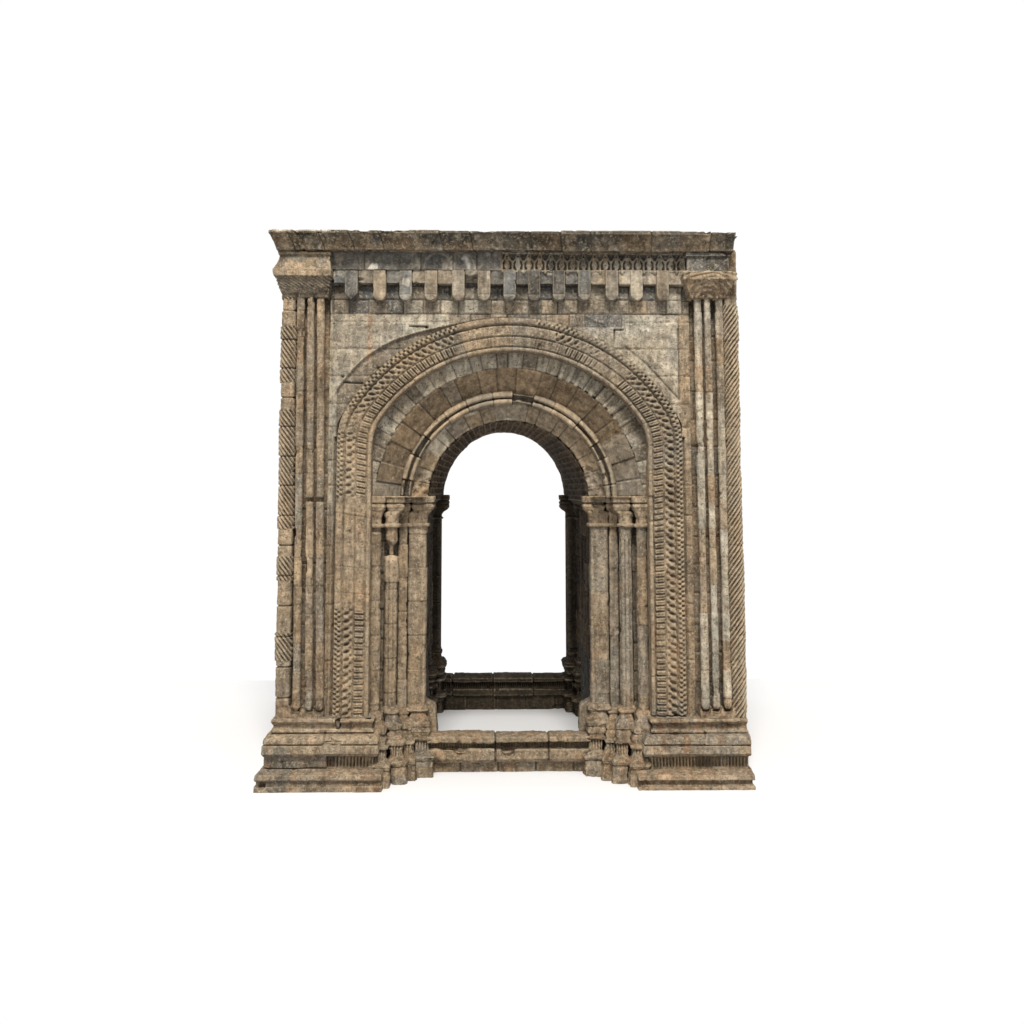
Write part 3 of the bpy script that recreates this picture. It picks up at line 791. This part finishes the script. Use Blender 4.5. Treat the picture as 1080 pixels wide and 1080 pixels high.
build('rear_threshold', threshold(3.2, 3.7, rows_b, 1.0, 621, False, tint=.22), SOFT, arch)

# ------------------------------------------------------------------ front wall, spandrels
def front_wall():
    x0, x1 = xx(347.5, .1, 400), xx(727.5, .1, 400)
    z0, z1 = Z_SH0-.03, zx(284, .1)
    P, X, Z = plane_xz(x0, x1, z0, z1, .10, .0095)
    dx = X-CX0
    rr = np.hypot(dx, Z-CZ0)
    inside = ((rr < R0-.06) & (np.abs(dx) < W0-.04)) | ((np.abs(dx) < W0-.04) & (Z < CZ0+.85))
    zt = zx(316, .1); zc = zx(331.5, .1); zc2 = zx(345, .1)
    # neat top course, then big rubbly stones
    h1_, J1, r1, _ = masonry(X+.1, Z-zc+10*.155, .155, .24, seed=701, off=.010, jit=.05)
    h2_, J2, r2, _ = masonry(X, Z, .30, .75, seed=711, off=.004, depth=.008)
    up = (Z > zc) | ((Z > zc2) & (X > -.75+.1) & (X < 1.25))
    h = np.where(up, h1_, h2_); J = np.where(up, J1, J2*.45)
    c1 = pick(r1, [(2, PALE*.78), (3, GREY*.9), (2, SLATE*1.0), (1, BEIGE*.9)])
    c2 = pick(r2, [(3, PALE*.86), (2, PALE*.80)])
    col = np.where(up[..., None], c1, c2)
    # hood band beyond the carved roll: a step in the spandrel
    R1 = R0+.01+.175*sm(.45, 1.7, np.abs(dx))*1.1
    band = (rr < R1) & (np.abs(dx) < W0+.02)
    eL = np.hypot(X-(-.02), Z-(CZ0-.42)); 
    h = h+np.where(band & (X < 0), -.028, 0)
    col = np.where((band & (X < 0))[..., None], GREY*.95, col)
    # left curved arris
    edge = np.exp(-((rr-R1)/.012)**2)*(X < -.6)*(Z > CZ0+.6)
    h = h+.014*edge
    # right: incised spandrel panel
    ax, az = at(716.3, 421, .1); vx = ax
    g1 = np.exp(-((X-vx)/.008)**2)*(Z > az-.01)*(Z < zx(346, .1))
    bx, bz = at(683, 385, .1); t = np.clip(((X-ax)*(bx-ax)+(Z-az)*(bz-az))/((bx-ax)**2+(bz-az)**2), 0, 1)
    g2 = np.exp(-(np.hypot(X-ax-(bx-ax)*t, Z-az-(bz-az)*t)/.010)**2)
    cx2, cz2 = at(660, 366, .1); t = np.clip(((X-bx)*(cx2-bx)+(Z-bz)*(cz2-bz))/((cx2-bx)**2+(cz2-bz)**2), 0, 1)
    g3 = np.exp(-(np.hypot(X-bx-(cx2-bx)*t, Z-bz-(cz2-bz)*t)/.012)**2)*.8
    G = np.maximum(np.maximum(g1, g2), g3); h = h-.024*G
    panel = (X > 0) & (X < vx) & (rr > R0+.17) & (Z > az)
    h = h+.010*panel
    strip = X > vx
    col = np.where((strip & ~up)[..., None], BEIGE*.98, col)
    col = np.where((panel & ~up)[..., None], PALE*.98, col)
    gq = np.exp(-((np.abs(dx)-W0-.022)/.016)**2)*(Z < CZ0+.75); h = h-.055*gq; J = np.maximum(J, .4*gq)
    # left strip
    vl = xx(350, .1, 400); gl = np.exp(-((X-vl)/.007)**2); h = h-.018*gl
    # hole and crack on the left
    for hx, hy, s in ((450, 345, .03), (399, 388, .04), (361, 397, .03), (352, 341, .02)):
        qx, qz = at(hx, hy, .1); h = h-.05*(1-sm(s*.3, s*.75, np.hypot(X-qx, (Z-qz)*1.3)))
    for (ax_, ay_, bx_, by_) in ((432, 344, 450, 344.5), (362, 403, 382, 404), (648, 348, 657, 348), (648, 348, 648, 360)):
        a1, b1 = at(ax_, ay_, .1); a2, b2 = at(bx_, by_, .1)
        t = np.clip(((X-a1)*(a2-a1)+(Z-b1)*(b2-b1))/((a2-a1)**2+(b2-b1)**2), 0, 1)
        dd = np.hypot(X-a1-(a2-a1)*t, Z-b1-(b2-b1)*t); h = h-.03*(1-sm(.003, .013, dd)); J = np.maximum(J, 1-sm(.003, .011, dd))
    J = np.maximum(J, G*.75)
    # orange run of stain on the left spandrel
    q = np.exp(-((X-xx(390, .1, 360))/.03)**2)*sm(-.1, .3, fbm(P, 6, 3, 3))*(Z > zx(378, .1))*(~up)
    col = col*(1-q[..., None]*.6)+(RUST*1.3)*q[..., None]*.6
    lowd = (1-sm(zx(600, .1), zx(480, .1), Z))[..., None]
    col = col*(1-lowd)+BEIGE*.85*lowd
    return [piece(P, h, col, J, mask=~inside, seed=15, rough=.008, tone=.18, rust=.12+.4*(1-sm(2, 3, Z)))]
build('front_wall', front_wall(), STONE, arch)

def outer_wall():
    ps = []
    for x, fl in ((XL, True), (XR-.02, False)):
        Y, Z = np.meshgrid(np.linspace(.14, YB, 150), np.linspace(-.02, ZTOP-.05, 220), indexing='ij')
        P = np.stack([x+0*Y, Y, Z], -1)
        h, J, r, _ = masonry(Y, Z, .31, .55, seed=801+fl)
        ps.append(piece(P, h, pick(r, [(2, BEIGE), (2, GREY), (1, BEIGE*.8)]), J, flip=fl, seed=16+fl))
    # rear face round the opening
    inner = [(-.90, -.02)]+[(-.90, z) for z in np.linspace(.02, CZ, 120)]+[(-.90*math.cos(a), CZ+.97*math.sin(a)) for a in np.linspace(0, PI, 160)[1:-1]]+[(.90, z) for z in np.linspace(CZ, .02, 120)]+[(.90, -.02)]
    zt = ZTOP-.05; outer = []
    for (a, b) in inner:
        if b <= CZ: outer.append((math.copysign(abs(XL if a < 0 else XR), a), b))
        else:
            ang = math.atan2(b-CZ, a); c, s = math.cos(ang), math.sin(ang)
            lim = min((abs(XL) if c < 0 else XR)/max(abs(c), 1e-6), (zt-CZ)/max(s, 1e-6)); outer.append((c*lim, CZ+s*lim))
    I = np.array(inner); O = np.array(outer); t = np.linspace(0, 1, 90)
    XZ = I[:, None, :]+(O-I)[:, None, :]*t[None, :, None]
    P = np.stack([XZ[..., 0], YB-.004+0*XZ[..., 0], XZ[..., 1]], -1)
    h, J, r, _ = masonry(P[..., 0], P[..., 2], .31, .55, seed=821)
    ps.append(piece(P, h, pick(r, [(2, BEIGE), (2, GREY)]), J, seed=18, flip=True))
    return ps
build('outer_wall', outer_wall(), STONE, arch)
def rear_reveal():
    inner = [(-.90, z) for z in np.linspace(0, CZ, 80)]+[(-.90*math.cos(a), CZ+.97*math.sin(a)) for a in np.linspace(0, PI, 120)[1:-1]]+[(.90, z) for z in np.linspace(CZ, 0, 80)]
    I = np.array(inner); ys = np.linspace(YR-.01, YB, 20)
    A, B = np.meshgrid(np.arange(len(I)), np.arange(20), indexing='ij')
    P = np.stack([I[A][..., 0]*(1+.05*(B > 1)), ys[B], I[A][..., 1]], -1)
    return [piece(P, 0, DEEPBROWN*1.6, seed=19, flip=True)]
build('rear_reveal', rear_reveal(), SOFT, arch)
X, Y = np.meshgrid(np.linspace(XL, XR-.02, 120), np.linspace(-.1, YB, 90), indexing='ij')
build('roof_slab', [piece(np.stack([X, Y, ZTOP-.012+0*X], -1), col=GREY)], STONE, arch)

# ------------------------------------------------------------------ entablature
def cornice():
    rows = [(266.5, .02), (264.8, .10), (263.8, .13), (259, .15), (255, .175), (250, .215), (247, .235), (246, .25), (243.3, .25)]
    prof = [(o, zx(y, -o)) for y, o in rows]
    prof += [(.20, ZTOP), (-.3, ZTOP)]
    xl = xx(302, 0, 255); xr = xx(776, -.22, 250)
    P, U, Z, O = rect_sweep(prof, xl, xr, .55, 0, 0, YB, YB, step=.011)
    k = np.floor(U/.31+.4); k2 = k+(h1(k, 4)-.5)*.0; f = U/.31+.4-k; d = np.minimum(f, 1-f)*.31
    J = (1-sm(.003, .010, d))*(h1(k, 9) > .2)
    h = -.012*J+(h1(k, 3)-.5)*.016
    # worn lower edge and bruises
    h = h-.05*sm(.40, .65, fbm(P, 3.5, 3, 5)) - .018*sm(.25, .5, fbm(P, 12, 3, 6))
    col = pick(h1(k, 12), [(2, GREY*.68), (2, BROWN*.55+GREY*.15), (1, GREY*.85), (1, BEIGE*.68)])
    br = sm(.05, .4, fbm(P*np.array([1, 1, .6]), 4, 4, 33))[..., None]; col = col*(1-br*.7)+(BROWN*.7+BEIGE*.35)*br*.7
    dk = sm(.15, .4, fbm(P*np.array([1, 1, .7]), 5, 3, 34))[..., None]; col = col*(1-dk)+DARK*.8*dk
    stk = sm(.3, .55, fbm(P*np.array([3, 3, .5]), 5, 3, 36))[..., None]; col = col*(1-stk*.7)+PALE*stk*.7
    tl = ((P[..., 0] < xx(350, -.2, 243)) & (Z > zx(245, -.25)))[..., None]; col = np.where(tl, LIME, col)
    up = ((P[..., 0] >= xx(350, -.2, 243)) & (Z > zx(245.5, -.25)))[..., None]; col = np.where(up, DARK*.7, col)
    return [piece(P, h, col*.80, J, seed=22, rough=.0045, tone=.3)]
build('cornice', cornice(), STONE, arch)

def frieze_plain():
    Y = .0
    x0, x1 = xx(349, Y, 275), xx(528.5, Y, 275); z0, z1 = zx(284.7, Y), zx(264.5, Y)
    prof = [(-.12, z0), (0, z0), (0, z1), (-.1, z1)]
    P, U, Z, O = rect_sweep(prof, x0, x1, 0, 0, Y, .12, .12, step=.009)
    X = P[..., 0]
    edges = [xx(e, Y, 275) for e in (349, 384.5, 444, 478, 503, 528.5)]
    k = np.searchsorted(edges, X); d = np.min([np.abs(X-e) for e in edges[1:-1]], 0)
    J = 1-sm(.003, .009, d)
    h = -.010*J+(h1(k, 3)-.5)*.012
    col = pick(h1(k, 8), [(1, SLATE), (1, SLATE*.85), (1, SLATE*1.15)])
    lime = sm(.22, .42, fbm(P, 6, 3, 43))[..., None]*.55; col = col*(1-lime)+PALE*.8*lime
    # whitewashed ghosts of old arches
    for cx, w, ht in ((486, 9, 13), (393, 5, 8)):
        ex, ez = at(cx, 284, Y); w_ = w*.01; ht_ = ht*.01
        wb = fbm(P, 9, 3, 47); xs_ = (X-ex-.35*(Z-ez)*(cx == 393))/w_; rr = np.hypot(xs_, (Z-ez)/ht_)+.45*wb; m = np.where(cx == 486, np.exp(-((rr-.9)/.24)**2)*.85, (1-sm(.75, .95, rr))*.95)
        m = m*sm(-.25, .10, fbm(P, 14, 3, 4)+.12)
        col = col*(1-m[..., None])+LIME*m[..., None]
    for cx in (462, 486):
        ex, ez = at(cx, 284, Y); rr = np.hypot((X-ex)/.17, (Z-ez)/.20); m = np.exp(-((rr-.9)/.06)**2)[..., None]*.45
        col = col*(1-m)+PALE*m
    return [piece(P, h, col, J, seed=23, rough=.005)]
build('frieze', frieze_plain(), SMOOTH, arch)
def frieze_carved():
    Y = .0
    x0, x1 = xx(529, Y, 275), xx(722.5, Y, 275); z0, z1 = zx(287, Y), zx(265, Y)
    prof = [(-.12, z0), (0, z0), (0, z1), (-.1, z1)]
    P, U, Z, O = rect_sweep(prof, x0, x1, 0, 0, Y, .12, .12, step=.0075)
    X = P[..., 0]; t = (Z-z0)/(z1-z0); pt = .118
    k = np.floor((X-x0)/pt); u = (X-x0)/pt-k-.5
    # interlaced pointed arches over little figures
    edge = np.minimum(X-x0, x1-X) < .012
    w = .14+.16*np.exp(-((t-.35)/.16)**2)+.07*np.exp(-((t-.62)/.07)**2)
    fig = 1-sm(w*.75, w*1.15, np.abs(u)); fig = fig*(t < .72)*(t > .12)
    a = np.exp(-((np.abs(u)-.5+np.clip(t-.42, 0, 1)*1.0)/.10)**2)*(t > .3)
    b = np.exp(-((np.abs(u)-.5)/.13)**2)
    h = -.060+.050*fig+.055*np.maximum(a, b*(t < .6))+.06*(t > .88)+.05*(t < .10)+.012*fbm(P, 20, 3, 4); h = np.clip(h*.8, -.05, .02); h = np.where(edge, 0, h)
    col = pick(h1(k, 5), [(2, GREY*.75), (1, SLATE*.9), (1, BEIGE*.7)])
    col = col*(.9)+0*P
    m = sm(.1, .35, fbm(P, 6, 3, 5))[..., None]*.6; col = col*(1-m)+PALE*.85*m
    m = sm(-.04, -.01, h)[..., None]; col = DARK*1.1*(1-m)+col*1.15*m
    return [piece(P, h, col, 0, seed=24, rough=.006)]
build('carved_frieze', frieze_carved(), STONE, arch)

# corbel table: straight band with recesses behind, thirteen hanging corbels
CORB = [370.5, 400.3, 427.8, 454.5, 483.5, 510.5, 537.5, 563.5, 589.5, 616.5, 645.5, 671.5, 699]
CPAL = [SLATE*.8, GREY*.95, SLATE*1.2, GREY*.9, GREY*.95, GREY*.9, SLATE*.95, SLATE*.75, SLATE*.72, SLATE*1.0, GREY*1.1, PALE*.85, GREY*1.15]
def corbel_band():
    x0, x1 = xx(351, 0, 290), xx(722, 0, 290); z0, z1 = zx(299, 0), zx(284.5, 0)
    prof = [(-.12, z0), (-.005, z0), (0, z0+.005), (0, z1), (-.1, z1)]
    P, U, Z, O = rect_sweep(prof, x0, x1, 0, 0, .01, .13, .13, step=.009)
    X = P[..., 0]
    E = [xx(a+6.5, 0, 290) for a in CORB[:-1]]
    k = np.searchsorted(E, X); d = np.min([np.abs(X-e) for e in E], 0); J = 1-sm(.003, .010, d)
    h = -.014*J+(h1(k, 53)-.5)*.022
    # left third is battered
    bt = sm(.10, .32, fbm(P, 5, 3, 15))*(X < -.2)*(1-sm(z0+.05, z0+.11, Z)); h = h-.05*bt
    col = np.array(CPAL)[np.clip(k, 0, 12)]
    lime = sm(.25, .4, fbm(P, 7, 3, 44))[..., None]*.6; col = col*(1-lime)+PALE*lime
    return [piece(P, h, col, J, seed=25, rough=.006)]
build('corbel_band', corbel_band(), SMOOTH, arch)
def recess_panel():
    x0, x1 = xx(349, .12, 305), xx(724, .12, 305); z0, z1 = zx(316, .12), zx(296, .12)
    prof = [(-.03, z0), (0, z0), (0, z1)]
    P, U, Z, O = rect_sweep(prof, x0, x1, 0, 0, .12, .16, .16, step=.011)
    h, J, r, _ = masonry(P[..., 0], Z+.3, 1.0, .135, seed=51, off=.006)
    return [piece(P, h, pick(r, [(2, GREY*.75), (1, SLATE*.8), (1, BEIGE*.7)]), J, seed=26)]
build('recess_panel', recess_panel(), STONE, arch)
def corbel(i, c):
    hw = .066+.006*(h1(np.array(i), 7)-.5)
    cx, _ = at(c, 300, -.02); zt = zx(285.5, -.02, c); zb = zx(316.2 if i != 0 else 315.5, -.02, c)
    n = 30; zc = zb+hw*1.0
    # outline: straight sides with rounded or pointed foot
    zs = np.concatenate([np.linspace(zb, zc, 16), np.linspace(zc, zt, 26)[1:]])
    t = np.clip((zc-zs)/(zc-zb), 0, 1)
    wid = np.where(i == 0, hw*(1-t**1.2*.98), hw*np.sqrt(np.clip(1-t**2.4, .0005, 1)))
    if i == 0: wid = wid*1.0
    us = np.linspace(-1, 1, 21); dep = .085
    ring_u = [(-1, 1)]+[(-1, v) for v in (.6, .25)]+[(u, 0) for u in us]+[(1, v) for v in (.25, .6)]+[(1, 1)]
    RU = np.array(ring_u)
    A, B = np.meshgrid(np.arange(len(RU)), np.arange(len(zs)), indexing='ij')
    front = -.030
    rnd = .012*(np.abs(RU[A][..., 0]) > .93)*(RU[A][..., 1] == 0)
    bevel = .02*np.clip(t[B]-.3, 0, 1)
    P = np.stack([cx+RU[A][..., 0]*wid[B], front+rnd+bevel+RU[A][..., 1]*(dep+.06), zs[B]], -1)
    pal = CPAL[i]
    r = fbm(P, 9, 3, 200+i)[..., None]
    col = pal*(1+.3*r)+0*P
    if i in (2, 5, 6, 11):
        m = sm(.15, .35, fbm(P, 11, 3, 210+i))[..., None]*.6; col = col*(1-m)+PALE*1.2*m
    tip = ((zs[B] < zc-.01)[..., None]) & (i in (3, 5, 6, 7, 8, 9, 2)); col = np.where(tip, col*.75+PALE*.35, col)
    J = np.exp(-((P[..., 2]-zc+.008)/.005)**2)*(i in (2, 3, 5, 6, 7, 8, 9))*.7
    ps = [piece(P, -.004*J, col, J, seed=300+i, rough=.005)]
    X, Y = np.meshgrid(np.linspace(cx-hw*.99, cx+hw*.99, 10), np.linspace(front+.005, .08, 10), indexing='ij')
    ps.append(piece(np.stack([X, Y, zt+0*X], -1), col=pal, rough=.002))
    return build('corbel', ps, SMOOTH, arch)
for i, c in enumerate(CORB): corbel(i, c)

# ------------------------------------------------------------------ ground
gy0 = -10+9.43
X, Y = np.meshgrid(np.linspace(-60, 60, 3), np.array([gy0, 80.]), indexing='ij')
me = bpy.data.meshes.new('ground')
me.from_pydata([(-11, gy0, 0), (11, gy0, 0), (11, 5.3, 0), (-11, 5.3, 0), (-11, gy0, -.004), (11, gy0, -.004), (11, 5.3, -.004), (-11, 5.3, -.004)], [],
               [(0, 1, 2, 3), (7, 6, 5, 4), (0, 4, 5, 1), (1, 5, 6, 2), (2, 6, 7, 3), (3, 7, 4, 0)])
me.materials.append(gm)
g = bpy.data.objects.new('ground', me); COL.objects.link(g); g['kind'] = 'structure'

# ------------------------------------------------------------------ light: white studio surround and one large softbox high in front
w = bpy.data.worlds.new('World'); scene.world = w; w.use_nodes = True
bg = w.node_tree.nodes['Background']; bg.inputs['Color'].default_value = (1, 1, 1, 1); bg.inputs['Strength'].default_value = .66
def area(name, loc, target, size, power, color=(1, .97, .92)):
    l = bpy.data.lights.new(name, 'AREA'); l.shape = 'SQUARE'; l.size = size; l.energy = power; l.color = color
    o = bpy.data.objects.new(name, l); COL.objects.link(o); o.location = loc
    o.rotation_euler = (Vector(target)-Vector(loc)).to_track_quat('-Z', 'Y').to_euler()
    return o
area('softbox', (-.2, -17, 25), (0, 0, 2.5), 7.0, 8300)

scene.view_settings.view_transform = 'Standard'; scene.view_settings.look = 'None'
scene.view_settings.exposure = .62; scene.view_settings.gamma = 1
scene.render.engine = 'CYCLES'
scene.cycles.max_bounces = 8; scene.cycles.diffuse_bounces = 4
